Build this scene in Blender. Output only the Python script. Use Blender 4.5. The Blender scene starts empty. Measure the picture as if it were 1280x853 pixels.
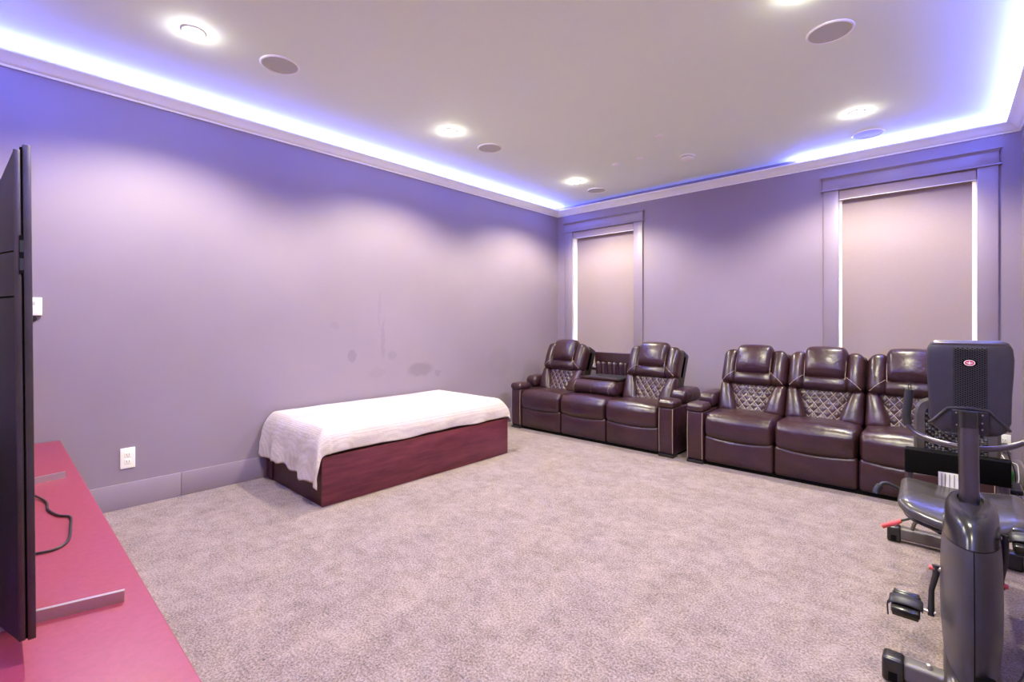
import bpy, bmesh, math, random
from mathutils import Vector, Matrix, noise
random.seed(3)
PI = math.pi
scene = bpy.context.scene
COL = scene.collection

# ------------------------------------------------------------------ camera
cam_d = bpy.data.cameras.new('camera')
cam = bpy.data.objects.new('camera', cam_d)
COL.objects.link(cam)
cam.location = (0, 0, 1.3)
cam.rotation_euler = (math.radians(90), 0, math.radians(42.4))
cam_d.sensor_width = 36
cam_d.lens = 594 / 1280 * 36
cam_d.shift_y = -21.5 / 1280
cam_d.clip_start = 0.02
scene.camera = cam

# ------------------------------------------------------------------ world / exposure / light levels
scene.view_settings.view_transform = 'Standard'
scene.view_settings.look = 'None'
scene.view_settings.gamma = 1
scene.view_settings.use_curve_mapping = False
scene.view_settings.exposure = 0.88
world = bpy.data.worlds.new('daylight')
scene.world = world
world.use_nodes = True
bgn = world.node_tree.nodes['Background']
bgn.inputs[0].default_value = (0.95, 0.97, 1.0, 1)
bgn.inputs[1].default_value = 10.0
LED_COLOR = (0.125, 0.165, 1.0)
LED_STRENGTH = 560.0
SPOT_POWER = 112.0
SPOT_COLOR = (1.0, 0.94, 0.69)
LENS_GLOW = 160.0

# room
XL, XR, YB, YF, ZC = -4.28, 0.46, 5.70, -0.42, 3.02


# ------------------------------------------------------------------ helpers
class MB:
    def __init__(self):
        self.v, self.f = [], []

    def add(self, verts, faces, M=None):
        o = len(self.v)
        for p in verts:
            p = Vector(p)
            self.v.append(M @ p if M is not None else p)
        self.f += [tuple(o + i for i in f) for f in faces]
        return self

    def box(self, x0, x1, y0, y1, z0, z1, M=None):
        vs = [(x0, y0, z0), (x1, y0, z0), (x1, y1, z0), (x0, y1, z0), (x0, y0, z1), (x1, y0, z1), (x1, y1, z1), (x0, y1, z1)]
        fs = [(0, 3, 2, 1), (4, 5, 6, 7), (0, 1, 5, 4), (1, 2, 6, 5), (2, 3, 7, 6), (3, 0, 4, 7)]
        return self.add(vs, fs, M)

    def rbox(self, x0, x1, y0, y1, z0, z1, r=0.01, n=1, k=2, f=None, M=None):
        """rounded box; r a number or per-axis tuple; f deforms points"""
        h = ((x1 - x0) / 2, (y1 - y0) / 2, (z1 - z0) / 2)
        c = Vector(((x0 + x1) / 2, (y0 + y1) / 2, (z0 + z1) / 2))
        if not isinstance(r, (tuple, list)):
            r = (r, r, r)
        if not isinstance(n, (tuple, list)):
            n = (n, n, n)
        r = [min(r[i], h[i] * 0.999) for i in range(3)]

        def params(a):
            core = h[a] - r[a]
            ps = [(-core, -math.tan(PI / 4 * j / k)) for j in range(k, 0, -1)]
            ps += [(-core + 2 * core * i / n[a], 0.0) for i in range(n[a] + 1)]
            ps += [(core, math.tan(PI / 4 * j / k)) for j in range(1, k + 1)]
            return ps
        bm = bmesh.new()
        for ax in range(3):
            a, b = [(1, 2), (2, 0), (0, 1)][ax]
            pa, pb = params(a), params(b)
            for s in (-1, 1):
                grid = []
                for (ca, ta) in pa:
                    row = []
                    for (cb, tb) in pb:
                        nv = Vector((0, 0, 0))
                        nv[a], nv[b], nv[ax] = ta, tb, s
                        nv.normalize()
                        p = Vector((0, 0, 0))
                        p[a], p[b], p[ax] = ca + r[a] * nv[a], cb + r[b] * nv[b], s * (h[ax] - r[ax]) + r[ax] * nv[ax]
                        row.append(bm.verts.new(p))
                    grid.append(row)
                for i in range(len(pa) - 1):
                    for j in range(len(pb) - 1):
                        q = [grid[i][j], grid[i + 1][j], grid[i + 1][j + 1], grid[i][j + 1]]
                        bm.faces.new(q if s > 0 else q[::-1])
        bmesh.ops.remove_doubles(bm, verts=bm.verts, dist=1e-6)
        bm.verts.index_update()
        vs = []
        for v in bm.verts:
            p = v.co + c
            vs.append(f(p) if f else p)
        fs = [tuple(v.index for v in fc.verts) for fc in bm.faces]
        bm.free()
        return self.add(vs, fs, M)

    def tube(self, pts, r, n=10, cap=True, M=None, closed=False):
        pts = [Vector(p) for p in pts]
        if not isinstance(r, (list, tuple)):
            r = [r] * len(pts)
        m = len(pts)
        vs, fs = [], []
        up = None
        for i, p in enumerate(pts):
            a = pts[i - 1] if (i > 0 or closed) else p
            b = pts[(i + 1) % m] if (i < m - 1 or closed) else p
            t = (b - a).normalized()
            if up is None:
                up = Vector((0, 0, 1)) if abs(t.z) < 0.9 else Vector((0, 1, 0))
            u = (up - t * up.dot(t)).normalized()
            w = t.cross(u)
            up = u
            for j in range(n):
                an = 2 * PI * j / n
                vs.append(p + (u * math.cos(an) + w * math.sin(an)) * r[i])
        for i in range(m if closed else m - 1):
            i2 = (i + 1) % m
            for j in range(n):
                fs.append((i * n + j, i * n + (j + 1) % n, i2 * n + (j + 1) % n, i2 * n + j))
        if cap and not closed:
            fs.append(tuple(range(n))[::-1])
            fs.append(tuple((m - 1) * n + j for j in range(n)))
        return self.add(vs, fs, M)

    def loft(self, rings, cap=True, M=None, closed=False):
        n = len(rings[0])
        vs = [p for r in rings for p in r]
        fs = []
        m = len(rings)
        for i in range(m if closed else m - 1):
            i2 = (i + 1) % m
            for j in range(n):
                fs.append((i * n + j, i * n + (j + 1) % n, i2 * n + (j + 1) % n, i2 * n + j))
        if cap and not closed:
            fs.append(tuple(range(n))[::-1])
            fs.append(tuple((m - 1) * n + j for j in range(n)))
        return self.add(vs, fs, M)

    def lathe(self, prof, n=32, M=None):
        """prof: (radius, z) list, about z"""
        rings = [[(r * math.cos(2 * PI * j / n), r * math.sin(2 * PI * j / n), z) for j in range(n)] for r, z in prof]
        return self.loft(rings, True, M)

    def grid(self, fn, nu, nv, M=None):
        vs = [fn(i / nu, j / nv) for i in range(nu + 1) for j in range(nv + 1)]
        w = nv + 1
        fs = [(i * w + j, (i + 1) * w + j, (i + 1) * w + j + 1, i * w + j + 1) for i in range(nu) for j in range(nv)]
        return self.add(vs, fs, M)


def obj(name, mb, mat, parent=None, angle=40, normals=True):
    me = bpy.data.meshes.new(name)
    me.from_pydata([tuple(v) for v in mb.v], [], mb.f)
    me.validate()
    if normals:
        bm = bmesh.new()
        bm.from_mesh(me)
        bmesh.ops.recalc_face_normals(bm, faces=bm.faces)
        bm.to_mesh(me)
        bm.free()
    me.shade_smooth()
    me.set_sharp_from_angle(angle=math.radians(angle))
    me.materials.append(mat)
    o = bpy.data.objects.new(name, me)
    COL.objects.link(o)
    if parent is not None:
        o.parent = parent
    return o


def empty(name, loc=(0, 0, 0), rz=0):
    o = bpy.data.objects.new(name, None)
    o.empty_display_size = 0.1
    o.location = loc
    o.rotation_euler.z = rz
    COL.objects.link(o)
    return o


def tag(o, label=None, cat=None, group=None, kind=None):
    if label:
        o['label'] = label
    if cat:
        o['category'] = cat
    if group:
        o['group'] = group
    if kind:
        o['kind'] = kind
    return o


def copy_tree(o, parent=None):
    c = o.copy()
    COL.objects.link(c)
    if parent is not None:
        c.parent = parent
    for ch in list(o.children):
        copy_tree(ch, c)
    return c


def smooth_path(pts, sub=6):
    """Catmull-Rom through pts"""
    P = [Vector(p) for p in pts]
    P = [P[0] * 2 - P[1]] + P + [P[-1] * 2 - P[-2]]
    out = []
    for i in range(1, len(P) - 2):
        for s in range(sub):
            t = s / sub
            a, b, c, d = P[i - 1], P[i], P[i + 1], P[i + 2]
            out.append(0.5 * ((2 * b) + (c - a) * t + (2 * a - 5 * b + 4 * c - d) * t * t + (3 * b - a - 3 * c + d) * t ** 3))
    out.append(P[-2])
    return out


# ------------------------------------------------------------------ materials
def mat(name, color, rough=0.5, spec=0.5, metal=0.0, coat=0.0, sheen=0.0):
    m = bpy.data.materials.new(name)
    m.use_nodes = True
    b = m.node_tree.nodes['Principled BSDF']
    b.inputs['Base Color'].default_value = (*color, 1)
    b.inputs['Roughness'].default_value = rough
    b.inputs['Specular IOR Level'].default_value = spec
    b.inputs['Metallic'].default_value = metal
    b.inputs['Coat Weight'].default_value = coat
    b.inputs['Sheen Weight'].default_value = sheen
    return m


def N(m, t, **kw):
    n = m.node_tree.nodes.new(t)
    for k, v in kw.items():
        if k in n.inputs:
            n.inputs[k].default_value = v
        else:
            setattr(n, k, v)
    return n


def L(m, a, b):
    m.node_tree.links.new(a, b)


def bsdf(m):
    return m.node_tree.nodes['Principled BSDF']


def ramp(m, src, stops):
    r = N(m, 'ShaderNodeValToRGB')
    el = r.color_ramp.elements
    while len(el) < len(stops):
        el.new(0.5)
    for e, (p, c) in zip(el, stops):
        e.position = p
        e.color = (*c, 1)
    L(m, src, r.inputs[0])
    return r


def noisy(m, c1, c2, scale, detail=4, bump=0.0, bump_scale=None, lo=0.35, hi=0.65, stretch=None, dist=0.002):
    tc = N(m, 'ShaderNodeTexCoord')
    src = tc.outputs['Object']
    if stretch:
        mp = N(m, 'ShaderNodeMapping')
        mp.inputs['Scale'].default_value = stretch
        L(m, src, mp.inputs[0])
        src = mp.outputs[0]
    nz = N(m, 'ShaderNodeTexNoise', Scale=scale, Detail=detail)
    L(m, src, nz.inputs['Vector'])
    r = ramp(m, nz.outputs['Fac'], [(lo, c1), (hi, c2)])
    L(m, r.outputs[0], bsdf(m).inputs['Base Color'])
    if bump:
        nb = N(m, 'ShaderNodeTexNoise', Scale=bump_scale or scale, Detail=3.0)
        L(m, src, nb.inputs['Vector'])
        bp = N(m, 'ShaderNodeBump', Strength=bump, Distance=dist)
        L(m, nb.outputs['Fac'], bp.inputs['Height'])
        L(m, bp.outputs[0], bsdf(m).inputs['Normal'])
    return m


def emit(name, color, strength):
    m = bpy.data.materials.new(name)
    m.use_nodes = True
    nt = m.node_tree
    nt.nodes.remove(nt.nodes['Principled BSDF'])
    e = nt.nodes.new('ShaderNodeEmission')
    e.inputs[0].default_value = (*color, 1)
    e.inputs[1].default_value = strength
    nt.links.new(e.outputs[0], nt.nodes['Material Output'].inputs[0])
    return m


WALLC = (0.288, 0.232, 0.285)
M = {}
M['wall'] = noisy(mat('wall_paint', WALLC, 0.55, 0.3), tuple(c * 0.96 for c in WALLC), tuple(c * 1.03 for c in WALLC), 1.3, 3, 0.15, 220, dist=0.0006)
M['trim_paint'] = noisy(mat('trim_paint', WALLC, 0.4, 0.4), tuple(c * 0.97 for c in WALLC), tuple(c * 1.02 for c in WALLC), 2.0)
M['ceiling'] = noisy(mat('ceiling_paint', (0.68, 0.68, 0.67), 0.8, 0.2), (0.86, 0.935, 0.86), (0.88, 0.955, 0.88), 0.8)
M['crown'] = mat('crown_white', (0.94, 0.93, 0.93), 0.45, 0.4)
M['white_plastic'] = mat('white_plastic', (0.92, 0.91, 0.92), 0.35)
M['vinyl'] = mat('white_vinyl', (0.85, 0.85, 0.85), 0.4)
M['dark_slot'] = mat('dark_slot', (0.02, 0.02, 0.02), 0.6)
M['seam'] = mat('label_line_grey', (0.12, 0.11, 0.13), 0.8)  # dark grey of the lines on the bike's white label
M['black_plastic'] = noisy(mat('black_plastic', (0.022, 0.02, 0.024), 0.4), (0.02, 0.018, 0.022), (0.028, 0.025, 0.03), 30)
M['black_matte'] = mat('black_matte', (0.004, 0.0035, 0.0045), 0.85, 0.08)
M['led'] = emit('led_blue', LED_COLOR, LED_STRENGTH)
M['led_added'] = emit('led_blue_added', LED_COLOR, LED_STRENGTH * 0.006)
M['lens'] = emit('lamp_lens', (1.0, 0.94, 0.86), LENS_GLOW)

# left wall carries a few scuffs of its own, plus one broad faint darker patch
def stained_wall():
    m = mat('wall_paint_scuffed', WALLC, 0.55, 0.3)
    tc = N(m, 'ShaderNodeTexCoord')
    nz = N(m, 'ShaderNodeTexNoise', Scale=1.3, Detail=3.0)
    L(m, tc.outputs['Object'], nz.inputs['Vector'])
    base = ramp(m, nz.outputs['Fac'], [(0.35, tuple(c * 0.96 for c in WALLC)), (0.65, tuple(c * 1.03 for c in WALLC))])
    wob = N(m, 'ShaderNodeTexNoise', Scale=14.0, Detail=3.0)
    L(m, tc.outputs['Object'], wob.inputs['Vector'])
    wv = N(m, 'ShaderNodeVectorMath', operation='MULTIPLY_ADD')
    L(m, wob.outputs['Color'], wv.inputs[0])
    wv.inputs[1].default_value = (0.07, 0.07, 0.07)
    L(m, tc.outputs['Object'], wv.inputs[2])
    prev = None
    spots = [((3.19, 0.80), (0.17, 0.075), 0.30), ((3.43, 0.745), (0.045, 0.04), 0.22), ((2.372, 0.988), (0.045, 0.06), 0.26),
             ((2.83, 0.965), (0.05, 0.05), 0.16), ((2.72, 1.15), (0.025, 0.20), 0.16), ((2.675, 1.44), (0.018, 0.2), 0.10),
             ((2.2, 1.277), (0.05, 0.04), 0.10), ((2.65, 0.80), (0.10, 0.05), 0.08), ((4.45, 0.80), (0.22, 0.20), 0.10)]
    for (cy, cz), (ry, rz), st in spots:
        sub = N(m, 'ShaderNodeVectorMath', operation='SUBTRACT')
        L(m, wv.outputs[0], sub.inputs[0])
        sub.inputs[1].default_value = (XL + 0.035, cy + 0.035, cz + 0.035)
        mul = N(m, 'ShaderNodeVectorMath', operation='MULTIPLY')
        L(m, sub.outputs[0], mul.inputs[0])
        mul.inputs[1].default_value = (0, 1 / ry, 1 / rz)
        ln = N(m, 'ShaderNodeVectorMath', operation='LENGTH')
        L(m, mul.outputs[0], ln.inputs[0])
        mr = N(m, 'ShaderNodeMapRange')
        mr.inputs[1].default_value, mr.inputs[2].default_value = 0.75, 1.15
        mr.inputs[3].default_value, mr.inputs[4].default_value = st, 0.0
        L(m, ln.outputs['Value'], mr.inputs[0])
        if prev is None:
            prev = mr.outputs[0]
        else:
            mx = N(m, 'ShaderNodeMath', operation='MAXIMUM')
            L(m, prev, mx.inputs[0])
            L(m, mr.outputs[0], mx.inputs[1])
            prev = mx.outputs[0]
    mix = N(m, 'ShaderNodeMix', data_type='RGBA')
    L(m, prev, mix.inputs[0])
    L(m, base.outputs[0], mix.inputs[6])
    mix.inputs[7].default_value = (0.10, 0.085, 0.10, 1)
    L(m, mix.outputs[2], bsdf(m).inputs['Base Color'])
    nb = N(m, 'ShaderNodeTexNoise', Scale=220.0, Detail=3.0)
    L(m, tc.outputs['Object'], nb.inputs['Vector'])
    bp = N(m, 'ShaderNodeBump', Strength=0.15, Distance=0.0006)
    L(m, nb.outputs['Fac'], bp.inputs['Height'])
    L(m, bp.outputs[0], bsdf(m).inputs['Normal'])
    return m


M['wall_scuffed'] = stained_wall()


def carpet_mat():
    m = mat('carpet_pile', (0.4, 0.36, 0.37), 0.95, 0.1, sheen=0.15)
    tc = N(m, 'ShaderNodeTexCoord')
    big = N(m, 'ShaderNodeTexNoise', Scale=4.5, Detail=7.0, Roughness=0.7)
    mid = N(m, 'ShaderNodeTexNoise', Scale=16.0, Detail=3.0)
    fine = N(m, 'ShaderNodeTexNoise', Scale=105.0, Detail=3.0, Roughness=0.8)
    for n in (big, mid, fine):
        L(m, tc.outputs['Object'], n.inputs['Vector'])
    a = N(m, 'ShaderNodeMath', operation='MULTIPLY_ADD')
    L(m, fine.outputs['Fac'], a.inputs[0])
    a.inputs[1].default_value = 1.3
    b = N(m, 'ShaderNodeMath', operation='MULTIPLY_ADD')
    L(m, big.outputs['Fac'], b.inputs[0])
    b.inputs[1].default_value = 0.38
    c = N(m, 'ShaderNodeMath', operation='MULTIPLY')
    L(m, mid.outputs['Fac'], c.inputs[0])
    c.inputs[1].default_value = 0.26
    L(m, c.outputs[0], b.inputs[2])
    L(m, b.outputs[0], a.inputs[2])
    r = ramp(m, a.outputs[0], [(0.42, (0.065, 0.048, 0.043)), (0.72, (0.46, 0.355, 0.315))])
    mul = N(m, 'ShaderNodeMath', operation='MULTIPLY')
    L(m, a.outputs[0], mul.inputs[0])
    mul.inputs[1].default_value = 0.6
    L(m, mul.outputs[0], r.inputs[0])
    L(m, r.outputs[0], bsdf(m).inputs['Base Color'])
    bp = N(m, 'ShaderNodeBump', Strength=0.6, Distance=0.008)
    L(m, a.outputs[0], bp.inputs['Height'])
    L(m, bp.outputs[0], bsdf(m).inputs['Normal'])
    return m


M['carpet'] = carpet_mat()


def leather_mat(name, c1, c2, rough):
    m = mat(name, c1, rough, 0.55, coat=0.15)
    bsdf(m).inputs['Coat Roughness'].default_value = 0.25
    tc = N(m, 'ShaderNodeTexCoord')
    nz = N(m, 'ShaderNodeTexNoise', Scale=5.0, Detail=4.0)
    L(m, tc.outputs['Object'], nz.inputs['Vector'])
    r = ramp(m, nz.outputs['Fac'], [(0.35, c1), (0.7, c2)])
    L(m, r.outputs[0], bsdf(m).inputs['Base Color'])
    w = N(m, 'ShaderNodeTexNoise', Scale=11.0, Detail=3.0, Distortion=0.6)
    g = N(m, 'ShaderNodeTexVoronoi', Scale=260.0)
    L(m, tc.outputs['Object'], w.inputs['Vector'])
    L(m, tc.outputs['Object'], g.inputs['Vector'])
    b1 = N(m, 'ShaderNodeBump', Strength=0.35, Distance=0.02)
    L(m, w.outputs['Fac'], b1.inputs['Height'])
    b2 = N(m, 'ShaderNodeBump', Strength=0.12, Distance=0.001)
    L(m, g.outputs['Distance'], b2.inputs['Height'])
    L(m, b1.outputs[0], b2.inputs['Normal'])
    L(m, b2.outputs[0], bsdf(m).inputs['Normal'])
    return m


M['leather'] = leather_mat('brown_leather', (0.026, 0.0075, 0.012), (0.042, 0.013, 0.018), 0.33)
M['leather_flat'] = leather_mat('brown_leather_side', (0.016, 0.009, 0.011), (0.022, 0.012, 0.014), 0.5)
M['stitch'] = mat('tan_thread', (0.42, 0.32, 0.28), 0.7)
M['wood'] = noisy(mat('dark_red_veneer', (0.1, 0.03, 0.035), 0.42, 0.4), (0.085, 0.014, 0.020), (0.165, 0.032, 0.040), 3.5, 6, 0.05, 40, stretch=(6, 1, 7), lo=0.3, hi=0.7)
M['wood_end'] = noisy(mat('dark_red_veneer_end', (0.05, 0.02, 0.025), 0.42, 0.4), (0.050, 0.010, 0.017), (0.085, 0.018, 0.026), 3.5, 6, 0.05, 40, stretch=(1, 6, 7), lo=0.3, hi=0.7)


def sheet_mat():
    m = mat('white_sheet', (0.85, 0.8, 0.8), 0.9, 0.1, sheen=0.2)
    tc = N(m, 'ShaderNodeTexCoord')
    ch = N(m, 'ShaderNodeTexVoronoi', Scale=95.0)
    ch.inputs['Randomness'].default_value = 0.0
    L(m, tc.outputs['Object'], ch.inputs['Vector'])
    r = ramp(m, ch.outputs['Distance'], [(0.22, (0.37, 0.28, 0.30)), (0.42, (0.54, 0.47, 0.465))])
    L(m, r.outputs[0], bsdf(m).inputs['Base Color'])
    w = N(m, 'ShaderNodeTexNoise', Scale=6.0, Detail=3.0)
    L(m, tc.outputs['Object'], w.inputs['Vector'])
    b = N(m, 'ShaderNodeBump', Strength=0.6, Distance=0.035)
    L(m, w.outputs['Fac'], b.inputs['Height'])
    L(m, b.outputs[0], bsdf(m).inputs['Normal'])
    return m


M['sheet'] = sheet_mat()
M['mattress'] = mat('mattress_cover', (0.7, 0.68, 0.66), 0.9)
M['red_top'] = noisy(mat('red_laminate', (0.3, 0.04, 0.07), 0.42, 0.35), (0.255, 0.034, 0.062), (0.285, 0.040, 0.072), 60)
M['red_side'] = mat('red_side', (0.30, 0.045, 0.07), 0.4)
M['tv_metal'] = noisy(mat('tv_dark_metal', (0.06, 0.05, 0.06), 0.35, 0.5, 0.6), (0.065, 0.052, 0.052), (0.085, 0.068, 0.068), 12)
M['tv_back'] = mat('tv_back_plastic', (0.03, 0.026, 0.034), 0.5)
M['screen'] = mat('tv_screen', (0.008, 0.008, 0.01), 0.08, 0.6)
M['steel'] = mat('brushed_grey_metal', (0.52, 0.49, 0.50), 0.35, 0.5, 0.85)
M['blind'] = noisy(mat('blind_fabric', (0.5, 0.45, 0.46), 0.85, 0.2), (0.35, 0.275, 0.268), (0.37, 0.292, 0.285), 200, 2)
M['grille'] = mat('speaker_grille', (0.56, 0.56, 0.55), 0.7)
M['bike_grey'] = noisy(mat('dark_grey_plastic', (0.03, 0.027, 0.033), 0.40, 0.55, 0.0, 0.1), (0.027, 0.024, 0.03), (0.032, 0.029, 0.035), 25)
M['bike_cap'] = mat('darker_grey_plastic', (0.018, 0.016, 0.02), 0.24, 0.4, 0.0, 0.15)
M['bike_steel'] = mat('grey_painted_steel', (0.13, 0.115, 0.125), 0.34, 0.6, 0.9)
M['bike_frame'] = mat('brown_grey_frame', (0.11, 0.095, 0.095), 0.4, 0.5, 0.2)
M['grip'] = mat('black_foam', (0.02, 0.02, 0.024), 0.6)
M['red'] = mat('red_rubber', (0.75, 0.10, 0.10), 0.45)
M['emblem_red'] = mat('emblem_red', (0.55, 0.03, 0.08), 0.4)
M['seat_vinyl'] = noisy(mat('glossy_seat_vinyl', (0.06, 0.052, 0.055), 0.22, 0.6), (0.055, 0.048, 0.05), (0.07, 0.06, 0.062), 14)
M['green'] = mat('green_plastic', (0.04, 0.30, 0.07), 0.3)
M['label_white'] = mat('label_white', (0.9, 0.88, 0.88), 0.6)
M['glass'] = mat('window_glass', (0.95, 0.97, 0.97), 0.0)
bsdf(M['glass']).inputs['Transmission Weight'].default_value = 1.0
bsdf(M['glass']).inputs['IOR'].default_value = 1.01

# ------------------------------------------------------------------ room shell
T = 0.12
o = obj('floor', MB().box(XL - T, XR + T, YF - T, YB + T, -0.1, 0.0), M['carpet'])
tag(o, kind='structure', label='grey beige carpeted floor')
o = obj('ceiling', MB().box(XL - T, XR + T, YF - T, YB + T, ZC, ZC + 0.1), M['ceiling'])
tag(o, kind='structure', label='white painted ceiling')
o = obj('wall_left', MB().box(XL - T, XL, YF - T, YB + T, 0, ZC), M['wall_scuffed'])
tag(o, kind='structure', label='long scuffed grey wall on the left')
o = obj('wall_right', MB().box(XR, XR + T, YF - T, YB + T, 0, ZC), M['wall'])
tag(o, kind='structure', label='grey wall on the right')
o = obj('wall_front', MB().box(XL, XR, YF - T, YF, 0, ZC), M['wall'])
tag(o, kind='structure', label='grey wall behind the television')
WIN = [(-4.003, -3.027), (-0.79, 0.197)]
WZ0, WZ1 = 0.72, 2.625
mb = MB()
xs = [XL, WIN[0][0], WIN[0][1], WIN[1][0], WIN[1][1], XR]
for i in range(5):
    if i in (1, 3):
        mb.box(xs[i], xs[i + 1], YB, YB + T, 0, WZ0)
        mb.box(xs[i], xs[i + 1], YB, YB + T, WZ1, ZC)
    else:
        mb.box(xs[i], xs[i + 1], YB, YB + T, 0, ZC)
o = obj('wall_back', mb, M['wall'])
tag(o, kind='structure', label='grey window wall behind the sofas')

# baseboards (boards butted end to end are pieces of them)
bb = tag(empty('baseboard_left'), kind='structure', label='grey painted baseboard along the left wall')
for y0, y1 in ((YF, 0.9655), (0.9675, 3.9), (3.902, YB)):
    obj('board', MB().rbox(XL, XL + 0.016, y0, y1, 0, 0.176, 0.003, k=1), M['trim_paint'], bb)
bb = tag(empty('baseboard_back'), kind='structure', label='grey painted baseboard under the windows')
for x0, x1 in ((XL + 0.016, -1.9), (-1.898, XR)):
    obj('board', MB().rbox(x0, x1, YB - 0.016, YB, 0, 0.176, 0.003, k=1), M['trim_paint'], bb)
bb = tag(empty('baseboard_right'), kind='structure', label='grey painted baseboard along the right wall')
obj('board', MB().rbox(XR - 0.016, XR, YF, YB - 0.016, 0, 0.176, 0.003, k=1), M['trim_paint'], bb)

# crown moulding with an open cove on top, one trim per wall, an LED strip lies in each cove
PROF = [(0.0, 2.885), (0.010, 2.885), (0.012, 2.897), (0.022, 2.900), (0.034, 2.912), (0.052, 2.930), (0.072, 2.944), (0.088, 2.950),
        (0.092, 2.953), (0.092, 2.966), (0.082, 2.966), (0.074, 2.958), (0.05, 2.944), (0.03, 2.93), (0.012, 2.916), (0.0, 2.916)]


def corner(k, off):
    return [(XL + off, YF + off), (XL + off, YB - off), (XR - off, YB - off), (XR - off, YF + off)][k]


names = ['along the left wall', 'along the window wall', 'along the right wall', 'along the front wall']
for k in range(4):
    rings = []
    for c in (k, (k + 1) % 4):
        rings.append([(*corner(c, p[0]), p[1]) for p in PROF])
    t = obj('trim_%d' % (k + 1), MB().loft(rings), M['crown'], angle=30)
    tag(t, kind='structure', label='white crown moulding with lit cove ' + names[k])
    c0, c1 = Vector((*corner(k, 0.030), 2.962)), Vector((*corner((k + 1) % 4, 0.030), 2.962))
    d = (c1 - c0).normalized()
    a, b = c0 + d * 0.05, c1 - d * 0.05
    if k == 1:
        a = c0 + d * 3.1
    w = Vector((d.y, -d.x, 0)) * 0.0047 + Vector((0, 0, -0.0013))
    obj('light_strip', MB().add([a - w, b - w, b + w, a + w], [(0, 1, 2, 3)]), M['led'], t, normals=False)
    if k == 1:   # faint strip added on the window wall to lift the dark gap above the crown
        a2, b2 = c0 + d * 0.05, a - d * 0.02
        obj('light_strip', MB().add([a2 - w, b2 - w, b2 + w, a2 + w], [(0, 1, 2, 3)]), M['led_added'], t, normals=False)

# windows
for wi, (x0, x1) in enumerate(WIN):
    w = tag(empty('window_%d' % (wi + 1), ((x0 + x1) / 2, YB, WZ0)), kind='structure',
            label=['narrow cased window in the far corner', 'cased window behind the exercise bike'][wi])
    h = (x1 - x0) / 2
    H = WZ1 - WZ0
    cw = 0.127
    for s in (-1, 1):
        xa, xb = sorted((s * h, s * (h + cw)))
        obj('casing', MB().rbox(xa, xb, -0.02, 0, -0.1, H + 0.013, 0.002, k=1), M['trim_paint'], w)
    obj('header', MB().rbox(-h - cw - 0.004, h + cw + 0.004, -0.026, 0, H + 0.015, H + 0.118, 0.002, k=1), M['trim_paint'], w)
    obj('header_bead', MB().rbox(-h - cw - 0.022, h + cw + 0.022, -0.034, 0, H + 0.006, H + 0.02, 0.005, k=2), M['trim_paint'], w)
    prof = [(0, 0), (0.026, 0), (0.028, 0.006), (0.034, 0.012), (0.043, 0.018), (0.05, 0.024), (0.05, 0.034), (0, 0.034)]
    e = h + cw + 0.004
    rings = [[(-(e + max(0, p - 0.026)), 0 if False else -p, H + 0.118 + z) for p, z in prof], [((e + max(0, p - 0.026)), -p, H + 0.118 + z) for p, z in prof]]
    obj('header_cap', MB().loft(rings), M['trim_paint'], w, angle=30)
    obj('sill', MB().rbox(-h - cw - 0.02, h + cw + 0.02, -0.05, 0.1, -0.03, 0.0, 0.006), M['trim_paint'], w)
    mb = MB()
    fr = 0.03
    mb.box(-h, -h + fr, 0.09, T, 0, H).box(h - fr, h, 0.09, T, 0, H).box(-h + fr, h - fr, 0.09, T, 0, fr).box(-h + fr, h - fr, 0.09, T, H - fr, H)
    f = obj('sash', mb, M['vinyl'], w)
    obj('pane', MB().box(-h + fr, h - fr, 0.104, 0.108, fr, H - fr), M['glass'], f)
    # roller blind, hung inside the opening
    r = empty('roller_blind', ((x0 + x1) / 2, YB, WZ0))
    tag(r, ['closed beige roller blind in the narrow window at the far corner', 'closed beige roller blind in the window behind the exercise bike'][wi], 'blind', 'closed roller blinds')
    obj('cassette', MB().rbox(-h + 0.003, h - 0.003, -0.012, 0.085, H - 0.092, H - 0.002, 0.008), M['blind'], r)
    obj('cassette_light_line', MB().box(-h + 0.003, h - 0.003, -0.0135, -0.011, H - 0.094, H - 0.088), M['crown'], r)  # white line painted in place of daylight leaking along the cassette edge
    g0, g1 = (0.038, 0.016) if wi == 0 else (0.021, 0.028)
    obj('fabric', MB().box(-h + g0, h - g1, 0.052, 0.0535, 0.03, H - 0.08), M['blind'], r)
    obj('bottom_bar', MB().rbox(-h + g0, h - g1, 0.046, 0.059, 0.012, 0.034, 0.004), M['blind'], r)

# ------------------------------------------------------------------ ceiling fittings
def downlight():
    r = empty('ceiling_downlight')
    obj('trim_ring', MB().lathe([(0.040, -0.001), (0.042, -0.006), (0.056, -0.006), (0.060, -0.002), (0.060, 0.0), (0.04, 0.0)], 28), M['white_plastic'], r)
    prof = [(0.0005, -0.026), (0.014, -0.025), (0.026, -0.0215), (0.035, -0.0155), (0.041, -0.0075), (0.0425, 0.0)]
    obj('lens', MB().lathe(prof, 24), M['lens'], r)
    return r


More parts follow.
